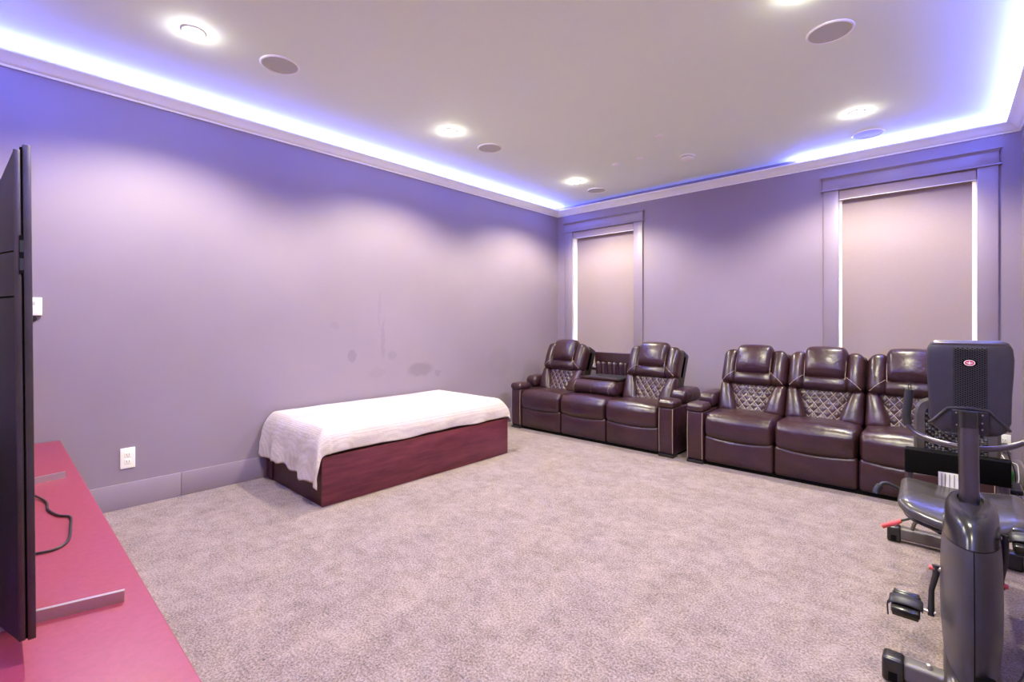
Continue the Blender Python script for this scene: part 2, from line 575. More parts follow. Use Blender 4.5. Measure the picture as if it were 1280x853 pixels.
LIGHTS = [(-3.265, 0.80, 'recessed ceiling downlight nearest the television on the left wall side'),
          (-3.265, 2.76, 'recessed ceiling downlight above the white sheeted bed'),
          (-3.30, 4.76, 'recessed ceiling downlight above the left sofa'),
          (-0.545, 0.80, 'recessed ceiling downlight near the camera on the right side'),
          (-0.545, 2.80, 'recessed ceiling downlight cut by the top edge of the photo'),
          (-0.535, 4.75, 'recessed ceiling downlight above the right sofa')]
base = downlight()
for i, (x, y, lab) in enumerate(LIGHTS):
    r = base if i == 0 else copy_tree(base)
    r.location = (x, y, ZC)
    tag(r, lab, 'light', 'recessed ceiling downlights')
    ld = bpy.data.lights.new('spot', 'SPOT')
    ld.energy = SPOT_POWER
    ld.color = SPOT_COLOR
    ld.spot_size = math.radians(142)
    ld.spot_blend = 0.5
    ld.shadow_soft_size = 0.012
    lo = bpy.data.objects.new('downlight_lamp', ld)
    lo.location = (x, y, ZC - 0.045)
    COL.objects.link(lo)


def ceiling_speaker():
    r = empty('ceiling_speaker')
    obj('rim', MB().lathe([(0.108, -0.002), (0.109, -0.007), (0.114, -0.008), (0.121, -0.004), (0.122, 0.0), (0.108, 0.0)], 48), M['white_plastic'], r)
    mb = MB().lathe([(0.0005, -0.0045), (0.06, -0.0045), (0.1085, -0.003), (0.1085, 0.0)], 48)
    obj('grille', mb, M['grille'], r)
    return r


SPK = [(-3.265, 1.292, 'round ceiling speaker nearest the television, beyond the first downlight'),
       (-3.29, 3.287, 'round ceiling speaker above the far end of the bed'),
       (-3.32, 5.254, 'round ceiling speaker above the narrow corner window'),
       (-0.505, 3.33, 'large round ceiling speaker at the top edge of the photo'),
       (-0.52, 5.34, 'round ceiling speaker just before the window behind the bike')]
base = ceiling_speaker()
for i, (x, y, lab) in enumerate(SPK):
    r = base if i == 0 else copy_tree(base)
    r.location = (x, y, ZC)
    tag(r, lab, 'speaker', 'round ceiling speakers')

r = tag(empty('smoke_detector', (-1.956, 4.802, ZC)), 'round white smoke detector on the ceiling above the sofas', 'smoke detector')
obj('base', MB().lathe([(0.0005, -0.012), (0.07, -0.012), (0.074, -0.008), (0.074, 0.0), (0.0005, 0)], 36), M['white_plastic'], r)
obj('vent_ring', MB().lathe([(0.0005, -0.022), (0.056, -0.022), (0.056, -0.011), (0.0005, -0.011)], 36), M['grille'], r)
obj('cap', MB().lathe([(0.0005, -0.050), (0.03, -0.049), (0.05, -0.043), (0.061, -0.034), (0.063, -0.024), (0.0005, -0.024)], 36), M['white_plastic'], r)
for i, (x, y, lab) in enumerate([(-2.619, 4.526, 'flat white sprinkler cover plate nearest the left sofa side'), (-2.329, 4.525, 'flat white sprinkler cover plate between its twin and the smoke detector'),
                                 (-1.932, 4.124, 'flat white sprinkler cover plate in front of the smoke detector')]):
    o = obj('sprinkler_cover', MB().lathe([(0.0005, -0.013), (0.036, -0.0125), (0.041, -0.009), (0.043, 0.0), (0.0005, 0)], 28), M['white_plastic'])
    o.location = (x, y, ZC)
    tag(o, lab, 'ceiling plate', 'sprinkler cover plates')

# ------------------------------------------------------------------ wall fittings
def outlet():
    """faces +x, origin on the wall at its centre"""
    r = empty('wall_outlet')
    obj('plate', MB().rbox(0, 0.007, -0.042, 0.042, -0.072, 0.072, 0.003), M['white_plastic'], r)
    for z in (-0.024, 0.024):
        s = obj('socket', MB().rbox(0.005, 0.0095, -0.019, 0.019, z - 0.018, z + 0.018, 0.003), M['white_plastic'], r)
        obj('slots', MB().box(0.0093, 0.0098, -0.009, -0.006, z - 0.005, z + 0.009).box(0.0093, 0.0098, 0.006, 0.009, z - 0.005, z + 0.007).box(0.0093, 0.0098, -0.002, 0.002, z - 0.013, z - 0.009), M['dark_slot'], s)
    return r


r = outlet()
r.location = (XL, 0.650, 0.350)
tag(r, 'white double wall outlet low on the left wall by the red cabinet', 'outlet')
r2 = copy_tree(r)
r2.location = (0.357, YB, 0.305)
r2.rotation_euler.z = -PI / 2
tag(r2, 'white wall outlet behind the exercise bike with a black plug in it', 'outlet')
ad = tag(empty('plug_adapter', (0.362, YB - 0.0095, 0.285)), 'black plug adapter pushed into the outlet behind the bike', 'plug')
obj('body', MB().rbox(-0.022, 0.022, -0.045, 0, -0.028, 0.022, 0.006), M['black_plastic'], ad)
obj('cord', MB().tube(smooth_path([(0.01, -0.04, -0.02), (0.02, -0.06, -0.08), (0.04, -0.07, -0.14), (0.052, -0.08, -0.2), (0.056, -0.09, -0.26), (0.05, -0.10, -0.28)]), 0.004, 8), M['black_plastic'], ad)

th = tag(empty('thermostat', (XL, 0.178, 1.41)), 'small white thermostat on the left wall beside the television edge', 'thermostat')
obj('body', MB().rbox(0, 0.022, -0.045, 0.04, -0.058, 0.058, 0.005), M['white_plastic'], th)
obj('display', MB().box(0.0215, 0.0226, -0.03, 0.008, 0.008, 0.03), M['grille'], th)
obj('button', MB().rbox(0.021, 0.0245, -0.02, -0.002, -0.02, -0.012, 0.001).rbox(0.021, 0.0245, -0.02, -0.002, -0.036, -0.028, 0.001), M['grille'], th)
hk = obj('wall_hook', MB().rbox(XL, XL + 0.014, 0.125, 0.195, 1.315, 1.349, (0.006, 0.02, 0.02)), M['bike_cap'])
tag(hk, 'small dark rounded holder right under the white thermostat', 'holder')

# ------------------------------------------------------------------ red cabinet and television
r = tag(empty('media_cabinet', (-2.55, -0.05, 0)), 'long low cabinet with glossy red top under the television', 'cabinet')
cx0, cx1 = XL + 0.018 + 2.55, -0.92 + 2.55
obj('top', MB().rbox(cx0, cx1, -0.36, 0.352, 0.51, 0.54, 0.004), M['red_top'], r)
obj('body', MB().box(cx0 + 0.01, cx1 - 0.01, -0.35, 0.32, 0.06, 0.51), M['red_side'], r)
obj('plinth', MB().box(cx0 + 0.03, cx1 - 0.03, -0.33, 0.28, 0, 0.06), M['black_matte'], r)
nd = 4
wd = (cx1 - cx0 - 0.02) / nd
for i in range(nd):
    xa = cx0 + 0.01 + i * wd
    d = obj('door', MB().rbox(xa + 0.003, xa + wd - 0.003, 0.32, 0.34, 0.07, 0.505, 0.002, k=1), M['red_side'], r)
    hx = xa + (wd - 0.05 if i % 2 == 0 else 0.05)
    obj('handle', MB().tube([(hx, 0.338, 0.28), (hx, 0.362, 0.28), (hx, 0.362, 0.40), (hx, 0.338, 0.40)], 0.005, 8), M['steel'], d)

tvx = -2.445
tv = empty('television', (tvx, 0.06, 0.54))
tag(tv, 'large flat television seen edge-on, standing on the red cabinet', 'television')
hw = 0.945
obj('bezel', MB().rbox(-hw, hw, -0.006, 0.0075, 0.058, 1.156, 0.002, k=1, f=lambda p: Vector((p.x, p.y - 0.008 * (p.z - 0.06), p.z))), M['tv_metal'], tv)
obj('screen', MB().box(-hw + 0.008, hw - 0.008, 0.0070, 0.0083, 0.074, 1.146), M['screen'], tv).rotation_euler = (0.008, 0, 0)
lean = lambda p: Vector((p.x, p.y - 0.008 * (p.z - 0.06), p.z))
obj('edge_channel', MB().rbox(-hw + 0.004, hw - 0.004, -0.010, -0.005, 0.062, 1.150, 0.001, k=1, f=lean), M['black_matte'], tv)
# rear cover: flat rim, then a bulging housing (three horizontal panels)
obj('rear_rim', MB().rbox(-hw + 0.002, hw - 0.002, -0.020, -0.009, 0.060, 1.143, 0.002, k=1, f=lean), M['tv_metal'], tv)


def housing(z0, z1, topbevel, botbevel):
    rim = [(-hw + 0.006, -0.020), (-hw + 0.13, -0.052), (-hw + 0.45, -0.060), (hw - 0.45, -0.060), (hw - 0.13, -0.052), (hw - 0.006, -0.020)]
    zs = [z0, z0 + botbevel, z1 - topbevel, z1]
    rows = []
    for i, z in enumerate(zs):
        edge = (i == 0 and botbevel > 0.01) or (i == 3 and topbevel > 0.01)
        rows.append([(x, (-0.020 if edge else y), z) for x, y in rim])
    mb = MB()
    vs = [p for rw in rows for p in rw] + [(x, -0.016, z) for z in (z0, z1) for x in (-hw + 0.006, hw - 0.006)]
    fs = []
    for i in range(3):
        for j in range(5):
            fs.append((i * 6 + j, i * 6 + j + 1, (i + 1) * 6 + j + 1, (i + 1) * 6 + j))
    fs.append((0, 1, 2, 3, 4, 5, 25, 24))
    fs.append((18, 19, 20, 21, 22, 23, 27, 26))
    fs.append((0, 6, 12, 18, 26, 24))
    fs.append((5, 11, 17, 23, 27, 25))
    mb.add([lean(Vector(p)) for p in vs], fs)
    return mb


for z0, z1, tb, bt in ((0.062, 0.818, 0.002, 0.002), (0.8215, 0.918, 0.002, 0.002), (0.9215, 1.138, 0.09, 0.002)):
    obj('rear_panel', housing(z0, z1, tb, bt), M['tv_back'], tv, angle=20)
pp = obj('port_recess', MB().box(hw - 0.0035, hw - 0.0005, -0.0195, -0.011, 0.87, 0.955), M['black_matte'], tv)
for z in (0.878, 0.918):
    obj('port', MB().box(hw - 0.001, hw + 0.0006, -0.0185, -0.012, z, z + 0.026), M['dark_slot'], pp)
for s in (1, -1):
    fx = s * 0.765
    yo = 0.012
    ft = MB()
    p0, p1 = Vector((fx - s * 0.035, 0.0, 0)), Vector((fx + 0.015 if s > 0 else fx - 0.005, 0.186, 0))
    # flat metal blade standing on the cabinet, reaching forward
    dd = (p1 - p0).normalized()
    nn = Vector((-dd.y, dd.x, 0)) * 0.006
    q0, q1 = p0 - dd * 0.16, p1
    ft.add([q0 - nn, q1 - nn, q1 + nn, q0 + nn, q0 - nn + Vector((0, 0, .030)), q1 - nn + Vector((0, 0, .030)), q1 + nn + Vector((0, 0, .030)), q0 + nn + Vector((0, 0, .030))],
           [(0, 3, 2, 1), (4, 5, 6, 7), (0, 1, 5, 4), (1, 2, 6, 5), (2, 3, 7, 6), (3, 0, 4, 7)])
    ft.box(fx - s * 0.035 - 0.02, fx - s * 0.035 + 0.02, -0.016, -0.002, 0.02, 0.075)
    obj('foot', ft, M['steel'], tv)
cbl = smooth_path([(-2.98, 0.04, 0.60), (-2.95, 0.115, 0.556), (-2.82, 0.155, 0.5455), (-2.69, 0.155, 0.5455), (-2.58, 0.178, 0.5455), (-2.53, 0.207, 0.5455),
                                              (-2.42, 0.20, 0.5455), (-2.26, 0.180, 0.5455), (-2.20, 0.14, 0.5455), (-2.21, 0.08, 0.5455), (-2.23, -0.08, 0.5455)])
obj('power_cable', MB().tube([p - Vector((tvx, 0.06, 0.54)) for p in cbl], 0.0042, 8), M['black_plastic'], tv)


# ------------------------------------------------------------------ bed: veneered box, mattress, sheet
BX0, BX1, BY0, BY1 = XL + 0.018, -3.257, 1.575, 3.502
r = tag(empty('platform_box', ((BX0 + BX1) / 2, (BY0 + BY1) / 2, 0)), 'low dark red wooden platform box against the left wall', 'bed')
hx, hy = (BX1 - BX0) / 2, (BY1 - BY0) / 2
obj('side_panel', MB().rbox(hx - 0.018, hx, -hy, hy, 0, 0.352, 0.0015, k=1), M['wood'], r)
obj('side_panel', MB().rbox(-hx, -hx + 0.018, -hy, hy, 0, 0.352, 0.0015, k=1), M['wood'], r)
obj('end_panel', MB().rbox(-hx + 0.018, hx - 0.018, -hy + 0.004, -hy + 0.022, 0, 0.348, 0.0015, k=1), M['wood_end'], r)
obj('end_panel', MB().rbox(-hx + 0.018, hx - 0.018, hy - 0.022, hy - 0.004, 0, 0.348, 0.0015, k=1), M['wood_end'], r)
obj('end_batten', MB().rbox(-hx + 0.02, -hx + 0.13, -hy - 0.004, -hy + 0.004, 0.0, 0.346, 0.0015, k=1), M['wood_end'], r)
obj('top_board', MB().box(-hx + 0.018, hx - 0.018, -hy + 0.022, hy - 0.022, 0.33, 0.348), M['wood'], r)
mt = obj('mattress', MB().rbox(BX0 + 0.03, BX1 - 0.075, BY0 + 0.06, BY1 - 0.06, 0.352, 0.532, (0.05, 0.05, 0.06), k=4), M['mattress'])
tag(mt, 'pale mattress hidden under the white sheet on the box', 'mattress')


def sheet():
    ex0, ex1, ey0, ey1 = BX0 + 0.035, BX1 - 0.085, BY0 + 0.065, BY1 - 0.075    # fold lines
    ztop = 0.548
    # along x: from the wall to the front overhang; along y: near overhang to far overhang
    nu, nv = 110, 190
    fx, fn, ff = 0.205, 0.42, 0.26
    vs = []
    for i in range(nu + 1):
        s = -0.02 + (ex1 - ex0 + fx + 0.02) * i / nu
        for j in range(nv + 1):
            # non-uniform overhang at the near end: longer at the corner
            tt = j / nv
            u = max(0.0, min(1.0, s / (ex1 - ex0)))
            near = 0.355 + 0.035 * u + 0.02 * math.sin(u * 9) + 0.008 * math.sin(u * 31)
            t = -near + (ey1 - ey0 + near + ff) * tt
            a = max(0.0, s - (ex1 - ex0))
            bn = max(0.0, -t)
            bf = max(0.0, t - (ey1 - ey0))
            fxl = 1.0
            x = ex0 + min(s, ex1 - ex0)
            y = ey0 + min(max(t, 0), ey1 - ey0)
            da = a
            db = bn + bf

            def out(e):
                return 0.098 * math.tanh(e / 0.105)

            def drop(e):
                return e * e / (e + 0.035) * 1.0 if e > 0 else 0.0
            dz = math.hypot(drop(da), drop(db))
            k = min(1.0, dz / 0.25)
            wav = (noise.noise(Vector((s * 3.2, t * 3.2, 0.3))) * 0.012 + noise.noise(Vector((s * 9, t * 9, 5.3))) * 0.004)
            z = ztop - dz + wav * (0.5 if da + db == 0 else 0.15)
            # hem of the long side runs along the top edge of the box
            x += out(da)
            hang = max(0.0, dz - 0.2)
            fold = math.sin(s * 19 + 1.6 * math.sin(s * 7)) * 0.040 + math.sin(s * 43 + 2) * 0.014 + noise.noise(Vector((s * 5, t * 4, 9.1))) * 0.05
            flare = 0.10 * max(0.0, 1 - u * 3.2) + 0.015
            if bn > 0:
                y -= out(bn) + k * 0.012 + hang * 1.0 * (0.05 + flare) + max(0, dz - 0.10) * (fold + 0.02) * (1.0 if da == 0 else 0.5) * 1.6
                if da > 0:
                    x += 0.02 * k
            if bf > 0:
                y += out(bf) + k * 0.012 + hang * 0.18 + (0.012 * math.sin(s * 21)) * k
            if da > 0:
                x += 0.004 + (math.sin(t * 11 + 2 * math.sin(t * 3.1)) * 0.007 + math.sin(t * 27) * 0.003) * k
                z += (math.sin(t * 7.3) * 0.006 + math.sin(t * 17) * 0.004) * k * (1.0 if db == 0 else 0.3)
            if da > 0 or db > 0:
                rid = noise.noise(Vector((s * 7 + t * 5, (t - s) * 2.2, 2.7))) * 0.016 * k
                x += rid if da > 0 else 0
                y -= rid if bn > 0 else 0
            x += wav * 0.6 * k
            y += wav * 0.6 * k
            vs.append((x, y, z))
    w = nv + 1
    fs = [(i * w + j, (i + 1) * w + j, (i + 1) * w + j + 1, i * w + j + 1) for i in range(nu) for j in range(nv)]
    return MB().add(vs, fs)


sh = obj('bed_sheet', sheet(), M['sheet'], angle=80)
sd = sh.modifiers.new('thickness', 'SOLIDIFY')
sd.thickness = 0.003
sd.offset = 1
tag(sh, 'white dotted sheet draped over the mattress on the dark box', 'sheet')

# ------------------------------------------------------------------ sofas
AW = 0.16
LEAN = math.radians(24)
SA, CA = math.sin(LEAN), math.cos(LEAN)
BACK_Y, BACK_Z = 0.36, 0.45


def bframe(xc):
    """(u, v, w) of a leaning backrest -> sofa space; w points to the front"""
    return Matrix(((1, 0, 0, xc), (0, SA, -CA, BACK_Y), (0, CA, SA, BACK_Z), (0, 0, 0, 1)))


def puffy(x0, x1, y0, y1, z0, z1, amt, axis, side=1):
    """bulge along axis (2 = z) falling off to the borders of the other two"""
    a, b = [i for i in range(3) if i != axis]
    lo, hi = (x0, y0, z0), (x1, y1, z1)

    def f(p):
        q = p.copy()
        ka = 2 * (p[a] - lo[a]) / (hi[a] - lo[a]) - 1
        kb = 2 * (p[b] - lo[b]) / (hi[b] - lo[b]) - 1
        kc = (p[axis] - lo[axis]) / (hi[axis] - lo[axis])
        if side < 0:
            kc = 1 - kc
        q[axis] += side * amt * max(0, 1 - ka * ka) * max(0, 1 - kb * kb) * kc
        return q
    return f


def quilt_half(v, hs):
    """half width of the diamond panel at height v (0..0.29)"""
    t = max(0, min(1, v / 0.29))
    return (0.115 + 0.085 * t ** 1.3) * hs


def quilt(hs):
    nu, nv = 56, 48
    cell = 0.068 * hs

    def fn(a, b):
        v = b * 0.295
        u = (a * 2 - 1) * quilt_half(v, hs)
        p, q = (u / cell + v / (cell * 1.25)), (u / cell - v / (cell * 1.25))
        dp, dq = abs(p - round(p)), abs(q - round(q))
        g = min(dp, dq)
        hgt = 0.011 * min(1, (g / 0.5)) ** 0.6
        return (u, v, 0.012 + hgt - 0.012 * (abs(a * 2 - 1)) ** 4)
    return MB().grid(fn, nu, nv)


def quilt_stitches(hs):
    mb = MB()
    cell = 0.068 * hs
    for sgn in (1, -1):
        for k in range(-9, 10):
            seg = []
            for i in range(25):
                v = 0.003 + 0.289 * i / 24
                u = sgn * (k * cell - v / 1.25) if sgn > 0 else (k * cell + v / 1.25) * 1.0
                if abs(u) <= quilt_half(v, hs) * 0.985:
                    seg.append((u, v, 0.0145 - 0.012 * (abs(u) / quilt_half(v, hs)) ** 4))
            if len(seg) > 1:
                mb.tube([seg[0], seg[-1]] if len(seg) < 3 else seg, 0.0017, 4)
    return mb


def upright_back(sofa, xc, sw):
    hs = sw / 0.58
    h = sw / 2 - 0.004
    Mx = bframe(xc)
    br = obj('backrest', MB().rbox(-h, h, -0.02, 0.635, -0.20, -0.02, (0.03, 0.03, 0.04), k=3, M=Mx), M['leather_flat'], sofa)
    obj('quilted_panel', MB().add(*_mesh(quilt(hs)), Mx), M['leather'], br, angle=60)
    obj('diamond_stitching', MB().add(*_mesh(quilt_stitches(hs)), Mx), M['stitch'], br)
    for s in (-1, 1):
        def shape(p, s=s):
            # p.x runs 0 (inner) .. 1 (outer)
            inner = quilt_half(p.y, hs) - 0.004
            e = 0.018 * (1 - ((p.y - 0.14) / 0.17) ** 2)
            x = inner + (h - inner) * p.x
            k = 4 * p.x * (1 - p.x)
            return Vector((s * x, p.y, p.z + 0.022 * k * max(0, 1 - ((p.y - 0.145) / 0.17) ** 2)))
        obj('side_bolster', MB().rbox(0, 1, -0.01, 0.305, -0.06, 0.045, (0.28, 0.05, 0.045), n=(2, 5, 1), k=4, f=shape, M=Mx), M['leather'], br, angle=70)
        xa, xb = sorted((s * 0.145 * hs, s * h))

        def wing(p, xa=xa, xb=xb, s=s):
            q = puffy(xa, xb, 0.285, 0.64, -0.17, 0.075, 0.022, 2)(p)
            # outer top corner rounds off
            t = max(0, (q.y - 0.5) / 0.14)
            o = abs(q.x) / h
            q.y -= 0.035 * t * max(0, (o - 0.75) / 0.25) ** 1.5
            return q
        obj('back_wing', MB().rbox(xa, xb, 0.285, 0.64, -0.17, 0.075, (0.055, 0.05, 0.06), n=(3, 5, 1), k=4, f=wing, M=Mx), M['leather'], br, angle=70)
        # gathered seam beside the headrest
        obj('seam_piping', MB().tube(smooth_path([(s * 0.150 * hs, 0.38, 0.078), (s * 0.152 * hs, 0.46, 0.088), (s * 0.152 * hs, 0.56, 0.082), (s * 0.15 * hs, 0.635, 0.04)]), 0.0022, 5, M=Mx), M['stitch'], br)
    bw = 0.175 * hs
    obj('back_band', MB().rbox(-bw, bw, 0.283, 0.42, -0.06, 0.07, (0.03, 0.05, 0.055), n=(4, 3, 1), k=4, f=puffy(-bw, bw, 0.283, 0.42, -0.06, 0.07, 0.02, 2), M=Mx), M['leather'], br, angle=70)
    for s in (-1, 1):
        obj('mitre_seam', MB().tube(smooth_path([(s * 0.262 * hs, 0.30, 0.064), (s * 0.215 * hs, 0.345, 0.092), (s * 0.16 * hs, 0.395, 0.083)]), 0.002, 5, M=Mx), M['stitch'], br)
    hr = 0.163 * hs

    def pillow(p):
        q = puffy(-hr, hr, 0.385, 0.675, -0.05, 0.115, 0.035, 2)(p)
        q.y += 0.012 * (1 - (q.x / hr) ** 2) * (1 if q.y > 0.5 else -0.4)
        q.z += 0.003 * math.sin(q.x * 90) * max(0, (0.5 - q.y) / 0.1)
        return q
    obj('headrest', MB().rbox(-hr, hr, 0.385, 0.675, -0.05, 0.115, (0.045, 0.075, 0.08), n=(8, 5, 1), k=5, f=pillow, M=Mx), M['leather'], br, angle=75)
    return br


def _mesh(mb):
    return mb.v, mb.f


def folded_back(sofa, xc, sw):
    """middle backrest folded down as a drinks table, the gathered rear cover and panel left standing"""
    h = sw / 2 - 0.006
    br = obj('folded_backrest', MB().rbox(xc - h, xc + h, 0.20, 0.70, 0.478, 0.655, (0.05, 0.09, 0.085), n=(6, 3, 2), k=5,
                                          f=puffy(xc - h, xc + h, 0.20, 0.70, 0.478, 0.655, 0.03, 1, -1)), M['leather'], sofa, angle=70)
    tr = obj('tray', MB().rbox(xc - h * 0.72, xc + h * 0.97, 0.285, 0.70, 0.655, 0.680, 0.006), M['black_plastic'], br)
    obj('tray_rim', MB().rbox(xc - h * 0.74, xc + h * 0.99, 0.272, 0.290, 0.660, 0.687, 0.006), M['leather'], br)
    for k in range(-3, 4):
        x = xc + k * h * 0.26
        obj('seam', MB().tube(smooth_path([(x, 0.238, 0.648), (x, 0.190, 0.60), (x, 0.171, 0.565), (x, 0.188, 0.51)]), 0.0016, 4), M['stitch'], br) if k in (-3, 0, 3) else None
    obj('rear_panel', MB().rbox(xc - h * 0.98, xc + h * 0.98, 0.72, 0.745, 0.82, 0.945, (0.01, 0.008, 0.01), k=2), M['leather'], sofa)

    def drape(a, b):
        x = xc + (a * 2 - 1) * h * 0.98
        k = 0.35 + 0.65 * math.sin(b * PI) ** 0.5 if 0 < b < 1 else 0.35
        y = 0.725 + 0.016 * math.sin(a * 46 + 2 * b) * k + 0.010 * math.sin(a * 21 + b * 3) * k
        return (x, y, 0.56 + 0.265 * b)
    g = obj('gathered_fabric', MB().grid(drape, 90, 10), M['leather'], sofa, angle=80)
    s = g.modifiers.new('thickness', 'SOLIDIFY')
    s.thickness = 0.004


def make_sofa(x, label, sw, folded):
    W = 2 * AW + 3 * sw
    sofa = empty('reclining_sofa', (x, 4.43, 0))
    tag(sofa, label, 'sofa', 'dark brown leather reclining sofas')
    obj('base', MB().box(AW, W - AW, 0.05, 0.86, 0.02, 0.24).box(0.03, W - 0.03, 0.03, 0.86, 0.0, 0.03), M['black_matte'], sofa)
    obj('rear_frame', MB().rbox(AW - 0.02, W - AW + 0.02, 0.68, 0.86, 0.1, 0.60, 0.03, k=2), M['leather_flat'], sofa)
    for i in range(3):
        xc = AW + sw * (i + 0.5)
        h = sw / 2 - 0.003

        def seat(p, xc=xc, h=h):
            q = p.copy()
            kx = (p.x - xc) / h
            ky = (p.y - 0.2) / 0.23
            top = max(0, min(1, (p.z - 0.36) / 0.1))
            q.z += top * 0.022 * max(0, 1 - kx * kx) * max(0, 1 - ky ** 4)
            low = max(0, min(1, (0.33 - p.z) / 0.1))
            q.z -= low * 0.030 * max(0, 1 - kx * kx)
            fr = max(0, min(1, (0.12 - p.y) / 0.12))
            q.y -= fr * 0.024 * max(0, 1 - kx * kx) * max(0, 1 - ((p.z - 0.35) / 0.15) ** 2)
            q.z += 0.002 * math.sin(p.x * 60 + p.y * 8) * top * max(0, ky)
            return q
        c = obj('seat_cushion', MB().rbox(xc - h, xc + h, -0.018, 0.44, 0.248, 0.478, (0.035, 0.085, 0.075), n=(8, 5, 3), k=5, f=seat), M['leather'], sofa, angle=75)
        obj('front_seam', MB().tube([seat(Vector((xc - h + 0.02 + (2 * h - 0.04) * k / 20, 0.03, 0.476))) + Vector((0, 0, -0.008)) for k in range(21)], 0.0017, 5), M['stitch'], c)

        def foot(p, xc=xc, h=h):
            q = puffy(xc - h, xc + h, 0.005, 0.07, 0.03, 0.30, 0.028, 1, -1)(p)
            kx = (p.x - xc) / h
            if p.z > 0.2:
                q.z += 0.03 * kx * kx * (p.z - 0.2) / 0.1
            return q
        obj('footrest', MB().rbox(xc - h, xc + h, 0.005, 0.07, 0.03, 0.262, (0.025, 0.025, 0.03), n=(8, 1, 6), k=3, f=foot), M['leather'], sofa, angle=75)
        if folded and i == 1:
            folded_back(sofa, xc, sw)
        else:
            upright_back(sofa, xc, sw)
    for s in (0, 1):
        xa = 0 if s == 0 else W - AW
        xb = xa + AW
        arm = obj('arm', MB().rbox(xa, xb, 0.0, 0.84, 0.03, 0.485, (0.012, 0.03, 0.02), n=(3, 3, 5), k=3, f=puffy(xa, xb, 0, 0.84, 0.03, 0.485, 0.012, 1, -1)), M['leather'], sofa, angle=60)
        obj('front_pad', MB().rbox(xa - 0.006, xb + 0.006, -0.022, 0.20, 0.478, 0.555, (0.03, 0.035, 0.034), n=(3, 3, 1), k=4, f=puffy(xa, xb, -0.022, 0.2, 0.478, 0.555, 0.01, 2)), M['leather'], arm, angle=70)
        obj('cup_holder', MB().lathe([(0.028, 0.005), (0.04, 0.008), (0.045, 0.016), (0.049, 0.016), (0.05, 0.0)], 24, M=Matrix.Translation((xa + AW / 2, 0.235, 0.49))), M['black_plastic'], arm)
        obj('console_lid', MB().rbox(xa - 0.002, xb + 0.002, 0.27, 0.70, 0.49, 0.622, (0.035, 0.06, 0.06), n=(3, 4, 1), k=5, f=puffy(xa, xb, 0.27, 0.7, 0.49, 0.622, 0.012, 2)), M['leather'], arm, angle=70)
        for xx in (xa + 0.012, xb - 0.012):
            obj('arm_piping', MB().tube(smooth_path([(xx, -0.0025, 0.045), (xx, -0.006, 0.15), (xx, -0.009, 0.26), (xx, -0.006, 0.38), (xx, -0.0025, 0.475)]), 0.0025, 5), M['stitch'], arm)
        obj('arm_foot', MB().rbox(xa + 0.004, xb - 0.004, -0.006, 0.10, 0.0, 0.030, 0.004, k=1), M['bike_cap'], arm)
    return sofa


make_sofa(-4.055, 'dark brown leather recliner sofa in the corner, middle back folded down', 0.60, True)
make_sofa(-1.812, 'dark brown leather recliner sofa behind the bike, all three backs up', 0.58, False)

# ------------------------------------------------------------------ recumbent exercise bike (root at 0.06, 2.9)
BXc, BYc = 0.06, 2.9
bike = tag(empty('exercise_bike', (BXc, BYc, 0)), 'dark grey recumbent exercise bike facing the camera at the right', 'exercise bike')
W2L = Matrix.Translation((-BXc, -BYc, 0))     # the parts below are given in room coordinates


def bp(name, mb, m, parent=bike, angle=40):
    mb.v = [W2L @ v for v in mb.v]
    return obj(name, mb, m, parent, angle)


def superring(cx, cy, z, a, b, n=32, e=2.6):
    out = []
    for j in range(n):
        t = 2 * PI * j / n
        c, s = math.cos(t), math.sin(t)
        out.append((cx + a * abs(c) ** (2 / e) * (1 if c > 0 else -1), cy + b * abs(s) ** (2 / e) * (1 if s > 0 else -1), z))
    return out


SHX = 0.068
# (z, front y, rear y, half width)
SECT = [(0.055, 2.20, 2.62, 0.050), (0.075, 2.165, 2.70, 0.064), (0.12, 2.135, 2.82, 0.078), (0.20, 2.12, 2.88, 0.0845), (0.30, 2.12, 2.90, 0.0865), (0.40, 2.135, 2.86, 0.0845),
        (0.47, 2.155, 2.80, 0.082), (0.5245, 2.180, 2.75, 0.0785)]
CAPS = [(0.5275, 2.182, 2.748, 0.0785), (0.565, 2.20, 2.72, 0.0765), (0.60, 2.222, 2.69, 0.0735), (0.620, 2.248, 2.668, 0.0695), (0.632, 2.285, 2.65, 0.063), (0.636, 2.34, 2.63, 0.053), (0.632, 2.42, 2.612, 0.038), (0.618, 2.43, 2.605, 0.034)]


def seam_tilt(ring, z):
    # the seam between body and cap falls towards the rear
    k = max(0.0, 1 - abs(z - 0.526) / 0.10)
    return [(p[0], p[1], p[2] + k * 0.10 * (2.40 - p[1])) for p in ring]


bp('shroud', MB().loft([seam_tilt(superring(SHX, (a + b) / 2, z, w, (b - a) / 2, 48, 2.05), z) for z, a, b, w in SECT]), M['bike_grey'], angle=50)
bp('shroud_cap', MB().loft([seam_tilt(superring(SHX, (a + b) / 2, z, w, (b - a) / 2, 48, 2.05), z) for z, a, b, w in CAPS]), M['bike_cap'], angle=50)
bp('shroud_seam', MB().tube([seam_tilt([(SHX, a - 0.0004, z)], z)[0] for z, a, b, w in SECT[1:]], 0.0016, 6), M['black_matte'])
bp('shroud_foot', MB().rbox(SHX - 0.075, SHX + 0.075, 2.14, 2.50, 0.045, 0.105, (0.03, 0.06, 0.028), n=2, k=4), M['bike_steel'])
bp('transport_socket', MB().rbox(SHX + 0.002, SHX + 0.05, 2.118, 2.16, 0.10, 0.165, 0.006), M['black_matte'])
bp('socket_clip', MB().box(SHX + 0.012, SHX + 0.032, 2.112, 2.12, 0.152, 0.160).box(SHX + 0.02, SHX + 0.028, 2.112, 2.12, 0.118, 0.15), M['steel'])
